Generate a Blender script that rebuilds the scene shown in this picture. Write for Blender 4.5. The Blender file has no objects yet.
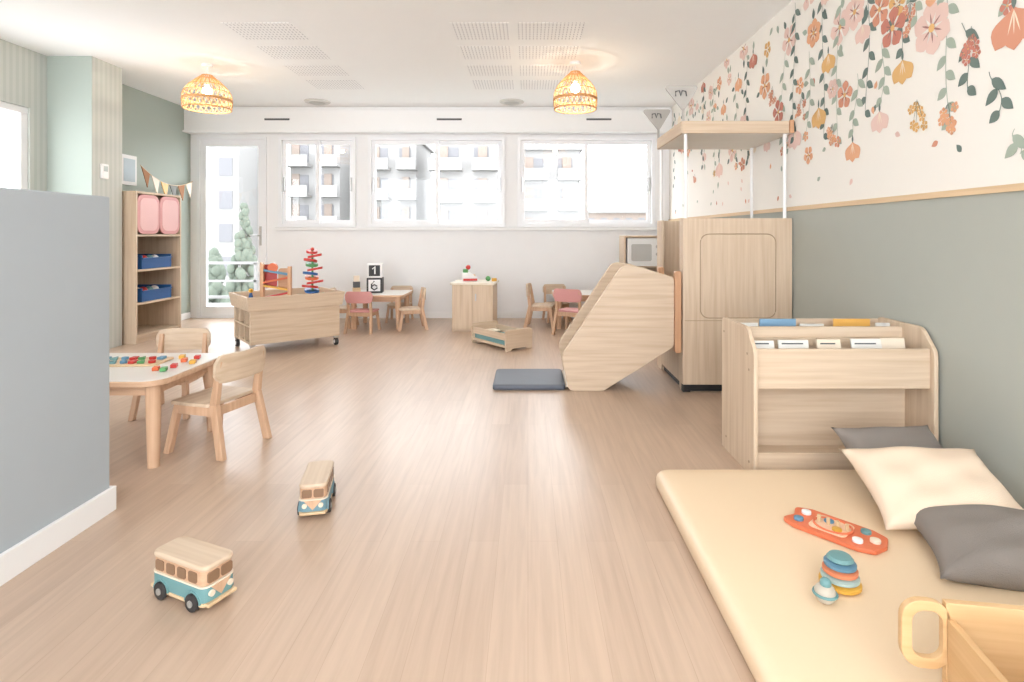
import bpy, bmesh, math, random
from mathutils import Vector, Matrix, Euler
random.seed(4)
sc = bpy.context.scene
try:
    sc.view_settings.view_transform = 'Standard'
    sc.view_settings.look = 'None'
    sc.view_settings.exposure = 0.0
except Exception as e:
    print(e)

# ------------------------------------------------------------------ materials
def lin(c):
    o = []
    for v in c:
        v = v/255.0
        o.append(v/12.92 if v <= 0.04045 else ((v+0.055)/1.055)**2.4)
    return (o[0], o[1], o[2], 1.0)

def newmat(name):
    m = bpy.data.materials.new(name); m.use_nodes = True
    nt = m.node_tree
    return m, nt, nt.nodes['Principled BSDF']

MC = {}
def paint(name, c, rough=0.6, var=0.04, bump=0.0, bscale=200.0, metallic=0.0, nscale=6.0):
    if name in MC: return MC[name]
    m, nt, b = newmat(name)
    tc = nt.nodes.new('ShaderNodeTexCoord')
    n = nt.nodes.new('ShaderNodeTexNoise'); n.inputs['Scale'].default_value = nscale; n.inputs['Detail'].default_value = 3
    nt.links.new(tc.outputs['Object'], n.inputs['Vector'])
    mx = nt.nodes.new('ShaderNodeMix'); mx.data_type = 'RGBA'
    L = lin(c)
    mx.inputs[6].default_value = (L[0]*(1-var), L[1]*(1-var), L[2]*(1-var), 1)
    mx.inputs[7].default_value = (min(1, L[0]*(1+var)), min(1, L[1]*(1+var)), min(1, L[2]*(1+var)), 1)
    nt.links.new(n.outputs['Fac'], mx.inputs[0]); nt.links.new(mx.outputs[2], b.inputs['Base Color'])
    b.inputs['Roughness'].default_value = rough; b.inputs['Metallic'].default_value = metallic
    if bump > 0:
        n2 = nt.nodes.new('ShaderNodeTexNoise'); n2.inputs['Scale'].default_value = bscale
        nt.links.new(tc.outputs['Object'], n2.inputs['Vector'])
        bp = nt.nodes.new('ShaderNodeBump'); bp.inputs['Strength'].default_value = bump; bp.inputs['Distance'].default_value = 0.01
        nt.links.new(n2.outputs['Fac'], bp.inputs['Height']); nt.links.new(bp.outputs['Normal'], b.inputs['Normal'])
    MC[name] = m
    return m

def wood(name, c1, c2, axis='x', rough=0.5, fine=24.0, along=1.0):
    key = name+axis
    if key in MC: return MC[key]
    m, nt, b = newmat(key)
    tc = nt.nodes.new('ShaderNodeTexCoord'); mp = nt.nodes.new('ShaderNodeMapping')
    s = [fine]*3; s['xyz'.index(axis)] = along
    mp.inputs['Scale'].default_value = s
    n = nt.nodes.new('ShaderNodeTexNoise'); n.inputs['Scale'].default_value = 1.8; n.inputs['Detail'].default_value = 7; n.inputs['Distortion'].default_value = 0.15
    cr = nt.nodes.new('ShaderNodeValToRGB')
    cr.color_ramp.elements[0].position = 0.33; cr.color_ramp.elements[0].color = lin(c2)
    cr.color_ramp.elements[1].position = 0.62; cr.color_ramp.elements[1].color = lin(c1)
    nt.links.new(tc.outputs['Object'], mp.inputs['Vector']); nt.links.new(mp.outputs['Vector'], n.inputs['Vector'])
    nt.links.new(n.outputs['Fac'], cr.inputs['Fac']); nt.links.new(cr.outputs['Color'], b.inputs['Base Color'])
    b.inputs['Roughness'].default_value = rough
    MC[key] = m
    return m

OAK1, OAK2 = (212, 191, 167), (198, 174, 148)
def oak(a='x'): return wood('oak_laminate_', OAK1, OAK2, a)
def oakd(a='x'): return wood('beech_warm_', (210, 164, 126), (194, 146, 110), a)
def beech(a='x'): return wood('beech_pale_', (210, 174, 144), (196, 158, 128), a)
def ply(a='x'): return wood('plywood_honey_', (220, 192, 154), (208, 178, 140), a)
WHITE = paint('white_paint', (238, 238, 238), 0.5, 0.01)
FRAME = paint('white_pvc', (236, 237, 240), 0.35, 0.01)
WWALL = paint('wall_white', (236, 236, 237), 0.8, 0.015)
CEIL = paint('ceiling_white', (247, 248, 248), 0.9, 0.008)
GREEN = paint('wall_sage_green', (170, 180, 172), 0.75, 0.02)
GREENR = paint('wall_grey_green', (172, 175, 167), 0.75, 0.02)
PART = paint('wall_blue_grey', (172, 180, 186), 0.75, 0.02)
WPAPER = paint('wallpaper_offwhite', (238, 234, 227), 0.8, 0.01)
DARK = paint('dark_rubber', (50, 48, 48), 0.6)
DGREY = paint('dark_slot', (90, 90, 92), 0.7)
STEEL = paint('brushed_metal', (190, 190, 190), 0.3, metallic=1.0)
TEAL = paint('teal_paint', (108, 150, 152), 0.5)
BLUEG = paint('blue_paint_soft', (96, 142, 170), 0.5)
PINK = paint('pink_laminate', (212, 152, 150), 0.5)
BLUE = paint('blue_plastic', (38, 90, 150), 0.4)
RED = paint('red_paint', (190, 50, 42), 0.4)
ORANGE = paint('orange_paint', (214, 104, 58), 0.45)
YELLOW = paint('yellow_paint', (218, 166, 66), 0.45)
LGREEN = paint('green_paint', (84, 148, 88), 0.45)
CREAM = paint('cream_paint', (228, 214, 194), 0.5)
BLACK = paint('black_paint', (38, 38, 40), 0.5)
SLATE = paint('slate_vinyl', (92, 98, 110), 0.5)
WINBROWN = paint('toy_window_brown', (134, 104, 80), 0.35)
MATC = paint('peach_vinyl', (234, 209, 176), 0.38, 0.03, .25, 3.0, nscale=2.0)

def glass():
    m = bpy.data.materials.new('clear_glass'); m.use_nodes = True
    nt = m.node_tree; nt.nodes.clear()
    o = nt.nodes.new('ShaderNodeOutputMaterial'); t = nt.nodes.new('ShaderNodeBsdfTransparent'); g = nt.nodes.new('ShaderNodeBsdfGlossy')
    g.inputs['Roughness'].default_value = 0.02
    mx = nt.nodes.new('ShaderNodeMixShader'); mx.inputs[0].default_value = 0.04
    nt.links.new(t.outputs[0], mx.inputs[1]); nt.links.new(g.outputs[0], mx.inputs[2]); nt.links.new(mx.outputs[0], o.inputs[0])
    return m
GLASS = glass()
def emis(name, c, s):
    m, nt, b = newmat(name)
    b.inputs['Base Color'].default_value = lin(c)
    b.inputs['Emission Color'].default_value = lin(c); b.inputs['Emission Strength'].default_value = s
    return m

def floor_mat():
    m, nt, b = newmat('oak_plank_floor')
    tc = nt.nodes.new('ShaderNodeTexCoord'); sp = nt.nodes.new('ShaderNodeSeparateXYZ'); cb = nt.nodes.new('ShaderNodeCombineXYZ')
    nt.links.new(tc.outputs['Object'], sp.inputs[0]); nt.links.new(sp.outputs['Y'], cb.inputs['X']); nt.links.new(sp.outputs['X'], cb.inputs['Y'])
    br = nt.nodes.new('ShaderNodeTexBrick'); br.offset = 0.37; br.inputs['Scale'].default_value = 1.0
    br.inputs['Brick Width'].default_value = 1.25; br.inputs['Row Height'].default_value = 0.105; br.inputs['Mortar Size'].default_value = 0.0008
    br.inputs['Mortar Smooth'].default_value = 0.3
    br.inputs['Color1'].default_value = lin((198, 174, 153)); br.inputs['Color2'].default_value = lin((190, 165, 144)); br.inputs['Mortar'].default_value = lin((180, 154, 133))
    nt.links.new(cb.outputs[0], br.inputs['Vector'])
    mp = nt.nodes.new('ShaderNodeMapping'); mp.inputs['Scale'].default_value = (26, 1.3, 1)
    nt.links.new(tc.outputs['Object'], mp.inputs[0])
    n = nt.nodes.new('ShaderNodeTexNoise'); n.inputs['Scale'].default_value = 1.7; n.inputs['Detail'].default_value = 8; n.inputs['Distortion'].default_value = 0.5
    nt.links.new(mp.outputs[0], n.inputs['Vector'])
    cr = nt.nodes.new('ShaderNodeValToRGB'); cr.color_ramp.elements[0].position = 0.3; cr.color_ramp.elements[0].color = (0.89, 0.875, 0.86, 1)
    cr.color_ramp.elements[1].position = 0.65; cr.color_ramp.elements[1].color = (1.03, 1.03, 1.03, 1)
    nt.links.new(n.outputs['Fac'], cr.inputs[0])
    mx = nt.nodes.new('ShaderNodeMix'); mx.data_type = 'RGBA'; mx.blend_type = 'MULTIPLY'; mx.inputs[0].default_value = 1.0
    nt.links.new(br.outputs['Color'], mx.inputs[6]); nt.links.new(cr.outputs[0], mx.inputs[7]); nt.links.new(mx.outputs[2], b.inputs['Base Color'])
    b.inputs['Roughness'].default_value = 0.32
    b.inputs['Specular IOR Level'].default_value = 0.7
    return m
def stripe_mat(name, ca, cb_, freq):
    m, nt, b = newmat(name)
    tc = nt.nodes.new('ShaderNodeTexCoord'); w = nt.nodes.new('ShaderNodeTexWave'); w.wave_type = 'BANDS'; w.bands_direction = 'Y'
    w.inputs['Scale'].default_value = freq
    nt.links.new(tc.outputs['Object'], w.inputs['Vector'])
    cr = nt.nodes.new('ShaderNodeValToRGB'); cr.color_ramp.interpolation = 'LINEAR'
    cr.color_ramp.elements[0].position = 0.45; cr.color_ramp.elements[0].color = lin(ca)
    cr.color_ramp.elements[1].position = 0.55; cr.color_ramp.elements[1].color = lin(cb_)
    nt.links.new(w.outputs['Fac'], cr.inputs[0]); nt.links.new(cr.outputs[0], b.inputs['Base Color']); b.inputs['Roughness'].default_value = 0.8
    return m
STRIPE = stripe_mat('wallpaper_stripes', (198, 201, 196), (189, 194, 188), 5.2)
def perf_mat():
    m, nt, b = newmat('perforated_ceiling')
    tc = nt.nodes.new('ShaderNodeTexCoord')
    br = nt.nodes.new('ShaderNodeTexBrick'); br.offset = 0.0; br.inputs['Scale'].default_value = 1
    br.inputs['Brick Width'].default_value = 0.03; br.inputs['Row Height'].default_value = 0.052; br.inputs['Mortar Size'].default_value = 0.011
    br.inputs['Color1'].default_value = lin((196, 196, 200)); br.inputs['Color2'].default_value = lin((200, 200, 204)); br.inputs['Mortar'].default_value = lin((247, 248, 248))
    nt.links.new(tc.outputs['Object'], br.inputs['Vector']); nt.links.new(br.outputs['Color'], b.inputs['Base Color']); b.inputs['Roughness'].default_value = 0.9
    return m
PERF = perf_mat()

# ------------------------------------------------------------------ geometry helpers
def mkobj(name, bm, mats, smooth=False, parent=None):
    bmesh.ops.recalc_face_normals(bm, faces=bm.faces[:])
    me = bpy.data.meshes.new(name); bm.to_mesh(me); bm.free()
    if not isinstance(mats, (list, tuple)): mats = [mats]
    for m in mats: me.materials.append(m)
    if smooth:
        for p in me.polygons: p.use_smooth = True
    o = bpy.data.objects.new(name, me); sc.collection.objects.link(o)
    if parent: o.parent = parent
    if smooth == 'auto':
        try: me.set_sharp_from_angle(angle=math.radians(40))
        except Exception: pass
    return o

def b_box(bm, x0, x1, y0, y1, z0, z1, mi=0):
    vs = [bm.verts.new((x, y, z)) for x in (x0, x1) for y in (y0, y1) for z in (z0, z1)]
    for f in ((0,1,3,2),(4,6,7,5),(0,4,5,1),(2,3,7,6),(0,2,6,4),(1,5,7,3)):
        fc = bm.faces.new([vs[i] for i in f]); fc.material_index = mi
def b_prism(bm, pts, ax, a0, a1, mi=0):
    def P(p, a):
        if ax == 'x': return (a, p[0], p[1])
        if ax == 'y': return (p[0], a, p[1])
        return (p[0], p[1], a)
    A = [bm.verts.new(P(p, a0)) for p in pts]; B = [bm.verts.new(P(p, a1)) for p in pts]
    n = len(pts)
    fs = [bm.faces.new(A), bm.faces.new(B[::-1])]
    for i in range(n): fs.append(bm.faces.new((A[i], B[i], B[(i+1) % n], A[(i+1) % n])))
    for f in fs: f.material_index = mi
def b_ring(bm, outer, inner, ax, a0, a1, mi=0):
    def P(p, a):
        if ax == 'x': return (a, p[0], p[1])
        if ax == 'y': return (p[0], a, p[1])
        return (p[0], p[1], a)
    n = len(outer)
    L = [[bm.verts.new(P(p, a)) for p in q] for q in (outer, inner) for a in (a0, a1)]
    for i in range(n):
        j = (i+1) % n
        for (u, v) in ((0,1),(1,3),(3,2),(2,0)):
            bm.faces.new((L[u][i], L[u][j], L[v][j], L[v][i])).material_index = mi
def rpoly(pts, r, seg=6):
    out = []; n = len(pts)
    if not isinstance(r, (list, tuple)): r = [r]*n
    for i in range(n):
        p = Vector(pts[i]); a = Vector(pts[i-1]) - p; b = Vector(pts[(i+1) % n]) - p
        if r[i] <= 0: out.append(tuple(p)); continue
        la, lb = a.length, b.length; a.normalize(); b.normalize()
        ang = a.angle(b); d = min(r[i]/math.tan(ang/2), la*0.49, lb*0.49)
        p0 = p + a*d; p1 = p + b*d
        for k in range(seg+1):
            t = k/seg
            q = (1-t)**2*p0 + 2*t*(1-t)*p + t*t*p1
            out.append((q.x, q.y))
    return out
def rrect(x0, x1, y0, y1, r, seg=6):
    out = []
    for cx, cy, a in ((x1-r, y1-r, 0), (x0+r, y1-r, 90), (x0+r, y0+r, 180), (x1-r, y0+r, 270)):
        for k in range(seg+1):
            t = math.radians(a + 90*k/seg); out.append((cx + r*math.cos(t), cy + r*math.sin(t)))
    return out
def b_cyl(bm, p0, p1, r0, r1=None, n=20, mi=0):
    if r1 is None: r1 = r0
    p0 = Vector(p0); p1 = Vector(p1); d = p1-p0
    M = Matrix.Translation((p0+p1)/2) @ d.to_track_quat('Z', 'Y').to_matrix().to_4x4()
    g = bmesh.ops.create_cone(bm, cap_ends=True, segments=n, radius1=r0, radius2=r1, depth=d.length, matrix=M)
    for v in g['verts']:
        for f in v.link_faces: f.material_index = mi
def b_beam(bm, p0, p1, w, d, mi=0, w1=None, d1=None):
    p0 = Vector(p0); p1 = Vector(p1); z = (p1-p0)
    if w1 is None: w1, d1 = w, d
    vs = []
    for p, ww, dd in ((p0, w, d), (p1, w1, d1)):
        for sx, sy in ((-1,-1),(1,-1),(1,1),(-1,1)): vs.append(bm.verts.new(p + Vector((sx*ww/2, sy*dd/2, 0))))
    for f in ((3,2,1,0),(4,5,6,7),(0,1,5,4),(1,2,6,5),(2,3,7,6),(3,0,4,7)):
        bm.faces.new([vs[i] for i in f]).material_index = mi
def b_tube(bm, pts, r, n=6, closed=False, mi=0):
    pts = [Vector(p) for p in pts]; N = len(pts); rings = []
    for i, p in enumerate(pts):
        if closed: t = pts[(i+1) % N]-pts[i-1]
        else: t = pts[min(i+1, N-1)]-pts[max(i-1, 0)]
        t.normalize(); up = Vector((0, 0, 1)) if abs(t.z) < 0.9 else Vector((1, 0, 0))
        a = t.cross(up).normalized(); b = t.cross(a)
        rings.append([bm.verts.new(p + a*r*math.cos(2*math.pi*k/n) + b*r*math.sin(2*math.pi*k/n)) for k in range(n)])
    for i in range(N if closed else N-1):
        A, B = rings[i], rings[(i+1) % N]
        for k in range(n): bm.faces.new((A[k], A[(k+1) % n], B[(k+1) % n], B[k])).material_index = mi
def b_lathe(bm, prof, c=(0, 0, 0), n=32, mi=0):
    R_ = []
    for r, z in prof:
        if r < 1e-5: R_.append([bm.verts.new((c[0], c[1], c[2]+z))])
        else: R_.append([bm.verts.new((c[0]+r*math.cos(2*math.pi*k/n), c[1]+r*math.sin(2*math.pi*k/n), c[2]+z)) for k in range(n)])
    for A, B in zip(R_[:-1], R_[1:]):
        for k in range(n):
            j = (k+1) % n
            if len(A) == 1 and len(B) == 1: continue
            if len(A) == 1: f = bm.faces.new((A[0], B[k], B[j]))
            elif len(B) == 1: f = bm.faces.new((A[k], B[0], A[j]))
            else: f = bm.faces.new((A[k], B[k], B[j], A[j]))
            f.material_index = mi
def b_sphere(bm, c, r, sx=1, sy=1, sz=1, mi=0, u=20, v=12):
    g = bmesh.ops.create_uvsphere(bm, u_segments=u, v_segments=v, radius=r, matrix=Matrix.Translation(c) @ Matrix.Diagonal((sx, sy, sz, 1)))
    for x in g['verts']:
        for f in x.link_faces: f.material_index = mi
def b_pad(bm, x0, x1, y0, y1, r, prof):
    """soft pad: stacked rounded-rectangle rings (inset, z)"""
    rings = []
    for ins, z in prof:
        rr = max(.01, r-ins*.5) if ins < r else max(.01, r*.5)
        rings.append([bm.verts.new((p[0], p[1], z)) for p in rrect(x0+ins, x1-ins, y0+ins, y1-ins, rr, 6)])
    n = len(rings[0])
    for A, B in zip(rings[:-1], rings[1:]):
        for k in range(n): bm.faces.new((A[k], A[(k+1) % n], B[(k+1) % n], B[k]))
    bm.faces.new(rings[0][::-1]); bm.faces.new(rings[-1])

class R:
    def __init__(s, name, loc=(0, 0, 0), rz=0, rot=None, scale=1):
        s.e = bpy.data.objects.new(name, None); sc.collection.objects.link(s.e); s.e.empty_display_size = 0.05
        s.e.location = loc; s.e.rotation_euler = rot if rot else (0, 0, math.radians(rz)); s.e.scale = (scale,)*3
    def bm(s, part, fn, mat, smooth=False, bev=0, seg=2):
        b = bmesh.new(); fn(b)
        if bev > 0:
            bmesh.ops.recalc_face_normals(b, faces=b.faces[:])
            es = [e for e in b.edges if len(e.link_faces) == 2 and e.calc_face_angle(0) > math.radians(35)]
            bmesh.ops.bevel(b, geom=es, offset=bev, segments=seg, profile=0.5, affect='EDGES', clamp_overlap=True)
        return mkobj(part, b, mat, smooth, s.e)
    def box(s, part, x0, x1, y0, y1, z0, z1, mat, bev=0, seg=2, smooth=False):
        return s.bm(part, lambda b: b_box(b, x0, x1, y0, y1, z0, z1), mat, smooth, bev, seg)
    def prism(s, part, pts, ax, a0, a1, mat, bev=0, seg=2, smooth=False):
        return s.bm(part, lambda b: b_prism(b, pts, ax, a0, a1), mat, smooth, bev, seg)
    def ring(s, part, o, i, ax, a0, a1, mat, bev=0):
        return s.bm(part, lambda b: b_ring(b, o, i, ax, a0, a1), mat, False, bev)
    def cyl(s, part, p0, p1, r, mat, r1=None, n=20, bev=0):
        return s.bm(part, lambda b: b_cyl(b, p0, p1, r, r1, n), mat, 'auto', bev)
    def tube(s, part, pts, r, mat, n=8, closed=False):
        return s.bm(part, lambda b: b_tube(b, pts, r, n, closed), mat, True)
    def sph(s, part, c, r, mat, sx=1, sy=1, sz=1):
        return s.bm(part, lambda b: b_sphere(b, c, r, sx, sy, sz), mat, True)
    def lathe(s, part, prof, c, mat, n=32):
        return s.bm(part, lambda b: b_lathe(b, prof, c, n), mat, 'auto')

def single(name, fn, mats, smooth=False):
    b = bmesh.new(); fn(b); return mkobj(name, b, mats, smooth)

# ------------------------------------------------------------------ room shell
XL, XR, YB, H = -4.42, 1.85, 7.45, 2.735
YF = -2.2
single('floor', lambda b: b_box(b, XL-.15, XR+.15, YF, YB+.2, -.1, 0), floor_mat())
single('ceiling', lambda b: b_box(b, XL-.15, XR+.15, YF, YB+.2, H, H+.12), CEIL)
w = R('wall_right')
w.box('lower', XR, XR+.15, YF, YB+.2, 0, 1.275, GREENR); w.box('upper', XR, XR+.15, YF, YB+.2, 1.275, H, WPAPER)
single('trim_right', lambda b: b_box(b, XR-.012, XR, YF, YB, 1.262, 1.29), ply('y'))
w = R('wall_left')
w.box('front_part', XL-.15, XL, YF, 3.6, 0, H, STRIPE)
w.box('below_window', XL-.15, XL, 3.6, 5.05, 0, .9, STRIPE)
w.box('lintel', XL-.15, XL, 3.6, 5.05, 2.22, H, STRIPE)
w.box('pier', XL-.15, XL, 5.05, 5.4, 0, H, STRIPE)
w.box('far_part', XL-.15, XL, 5.4, YB, 0, H, GREEN)
def pil(b):
    b_box(b, -4.42, -4.01, 5.23, 5.62, 0, H)
    b.faces.ensure_lookup_table(); b.normal_update()
    for f in b.faces:
        c = f.calc_center_median()
        f.material_index = 1 if abs(c.x+4.01) < .01 else 0
single('wall_column_left', pil, [GREEN, STRIPE])
# side window
w = R('window_4')
for n, a in (('bottom', (3.6, 5.05, .9, .96)), ('top', (3.6, 5.05, 2.16, 2.22)), ('jamb_a', (3.6, 3.66, .96, 2.16)), ('jamb_b', (4.98, 5.05, .96, 2.16)), ('mullion', (4.30, 4.36, .96, 2.16))):
    w.box(n, XL-.1, XL-.02, a[0], a[1], a[2], a[3], FRAME, .004)
w.box('glass', XL-.065, XL-.06, 3.66, 4.98, .96, 2.16, GLASS)
# back wall
w = R('wall_back')
w.box('top', XL-.15, XR, YB, YB+.2, 2.37, H, WWALL); w.box('left_pier', XL-.15, -4.33, YB, YB+.2, 0, 2.37, WWALL)
w.box('door_pier', -3.42, -3.26, YB, YB+.2, 0, 2.37, WWALL); w.box('below_windows', -3.26, XR, YB, YB+.2, 0, 1.19, WWALL)
w.box('pier_1', -2.25, -2.09, YB, YB+.2, 1.19, 2.37, WWALL); w.box('pier_2', -.30, -.14, YB, YB+.2, 1.19, 2.37, WWALL); w.box('pier_3', 1.66, XR, YB, YB+.2, 1.19, 2.37, WWALL)
t = R('trim_shutter_box')
t.box('box', XL, XR, 7.30, YB, 2.43, 2.70, WHITE, .008)
t.box('top_fill', XL, XR, 7.33, YB, 2.70, H, WHITE)
t.box('lip', XL, XR, 7.27, YB, 2.405, 2.43, WHITE, .004)
for i, x in enumerate((-3.38, -1.17, .75)):
    t.box('vent_slot_%d' % i, x, x+.32, 7.294, 7.30, 2.56, 2.583, DGREY)
t = R('trim_sill')
t.box('sill', -3.30, 1.72, 7.40, YB, 1.15, 1.185, WHITE, .006)
single('baseboard_back', lambda b: b_box(b, -3.42, XR, YB-.015, YB, 0, .08), WHITE)
single('baseboard_right', lambda b: b_box(b, XR-.015, XR, 2.99, YB-.02, 0, .08), WHITE)
single('baseboard_left', lambda b: b_box(b, XL, XL+.015, 5.63, YB-.02, 0, .08), WHITE)

def window(name, x0, x1, split=True, z0=1.19, z1=2.37):
    w = R(name); f = .045; y0, y1 = YB-.03, YB+.07
    o = [(x0, z0), (x1, z0), (x1, z1), (x0, z1)]; i = [(x0+f, z0+f), (x1-f, z0+f), (x1-f, z1-f), (x0+f, z1-f)]
    w.ring('frame', o, i, 'y', y0, y1, FRAME, .003)
    xm = (x0+x1)/2; s = .05
    for k, (a, b_, yy) in enumerate(((x0+f, xm+.03, YB+.0), (xm-.03, x1-f, YB+.035))):
        o = [(a, z0+f), (b_, z0+f), (b_, z1-f), (a, z1-f)]; i = [(a+s, z0+f+s), (b_-s, z0+f+s), (b_-s, z1-f-s), (a+s, z1-f-s)]
        w.ring('sash_%d' % k, o, i, 'y', yy, yy+.03, FRAME, .003)
        w.box('glass_%d' % k, a+s, b_-s, yy+.012, yy+.018, z0+f+s, z1-f-s, GLASS)
    w.box('handle_l', x0+f+.015, x0+f+.035, YB-.02, YB, 1.66, 1.84, STEEL, .003)
    w.box('handle_r', x1-f-.035, x1-f-.015, YB-.0, YB+.036, 1.66, 1.84, STEEL, .003)
window('window_1', -3.26, -2.25); window('window_2', -2.09, -.30); window('window_3', -.14, 1.66)
d = R('door_1')
o = [(-4.33, 0), (-3.42, 0), (-3.42, 2.37), (-4.33, 2.37)]; i = [(-4.29, .03), (-3.46, .03), (-3.46, 2.33), (-4.29, 2.33)]
d.ring('frame', o, i, 'y', YB-.02, YB+.08, FRAME, .003)
o = i; i = [(-4.215, .15), (-3.535, .15), (-3.535, 2.25), (-4.215, 2.25)]
d.ring('leaf', o, i, 'y', YB, YB+.05, FRAME, .004)
d.box('glass', -4.215, -3.535, YB+.02, YB+.028, .15, 2.25, GLASS)
d.box('handle_plate', -3.515, -3.485, YB-.01, YB, .95, 1.2, STEEL, .002)
d.tube('lever', [(-3.50, YB-.01, 1.08), (-3.50, YB-.05, 1.08), (-3.62, YB-.05, 1.08)], .009, STEEL)

# half-height partition
p = R('wall_partition_left')
p.box('body', -1.80, -1.66, YF, 2.26, 0, 1.248, PART, .006)
t = R('baseboard_partition')
t.box('side', -1.66, -1.645, YF, 2.275, 0, .095, WHITE, .002)
t.box('end', -1.80, -1.66, 2.26, 2.275, 0, .095, WHITE, .002)

# ceiling fittings
for (x0, x1) in ((-.61, -.15), (-.08, .46), (-2.38, -1.84)):
    for (y0, y1) in ((4.40, 4.78), (4.95, 5.32), (5.5, 5.86), (6.05, 6.42)):
        single('trim_ceiling_vent', lambda b: b_box(b, x0, x1, y0, y1, H-.002, H), PERF)
for x in (-2.6, -.2):
    s = R('ceiling_speaker', (x, 7.02, H))
    s.lathe('rim', [(0, -.02), (.12, -.02), (.15, -.012), (.155, 0), (0, 0)], (0, 0, 0), paint('speaker_grey', (205, 203, 198), .5))
    s.lathe('grille', [(0, -.026), (.09, -.024), (.1, -.018), (0, -.018)], (0, 0, 0), paint('speaker_grille', (180, 178, 174), .6))

# pendants
RATTAN = paint('rattan_cane', (210, 162, 112), .6)
BULB = emis('bulb_glow', (255, 226, 180), 34)
def pendant(x, y, rad, zt, zb):
    p = R('pendant_lamp', (x, y, 0))
    p.cyl('ceiling_rose', (0, 0, H-.025), (0, 0, H), .05, WHITE)
    p.cyl('cord', (0, 0, zt-.03), (0, 0, H-.02), .006, WHITE, n=8)
    p.cyl('socket', (0, 0, zt-.09), (0, 0, zt-.01), .022, CREAM)
    hh = zt-zb
    def prof(t):
        return rad*(0.22+0.78*math.sin(min(1, t*1.5)*math.pi/2)) * (1 if t < .85 else 1-.03*(t-.85)/.15), zt-hh*t
    def weave(b):
        N = 24
        for k in range(N):
            for sgn in (1, -1):
                pts = []
                for j in range(9):
                    t = j/8*.74; r, z = prof(t); a = 2*math.pi*k/N + sgn*t*.55
                    pts.append((r*math.cos(a), r*math.sin(a), z))
                b_tube(b, pts, .0030, 5)
        for t, rr in ((0, .006), (.12, .004), (.3, .004), (.5, .004), (.72, .007), (.76, .007), (1.0, .007)):
            r, z = prof(t)
            b_tube(b, [(r*math.cos(2*math.pi*q/40), r*math.sin(2*math.pi*q/40), z) for q in range(40)], rr, 6, True)
        M = 14
        for k in range(M):
            pts = []
            for j in range(13):
                u = j/12; a = 2*math.pi*(k+u)/M; t = .76+.24*(1-math.sin(math.pi*u)); r, z = prof(t)
                pts.append((r*math.cos(a), r*math.sin(a), z))
            b_tube(b, pts, .004, 5)
            pts = []
            for j in range(13):
                u = j/12; a = 2*math.pi*(k+u+.5)/M; t = .80+.20*(1-math.sin(math.pi*u)); r, z = prof(t)
                pts.append((r*math.cos(a), r*math.sin(a), z))
            b_tube(b, pts, .003, 5)
    p.bm('woven_shade', weave, RATTAN, True)
    p.sph('bulb', (0, 0, zt-.15), .045, BULB)
    l = bpy.data.lights.new('bulb_light', 'POINT'); l.energy = 9; l.color = (1, .86, .68); l.shadow_soft_size = .012
    lo = bpy.data.objects.new('bulb_light', l); sc.collection.objects.link(lo); lo.parent = p.e; lo.location = (0, 0, zt-.21)
pendant(-3.10, 5.5, .215, 2.63, 2.31)
pendant(.45, 5.42, .205, 2.64, 2.29)

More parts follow.
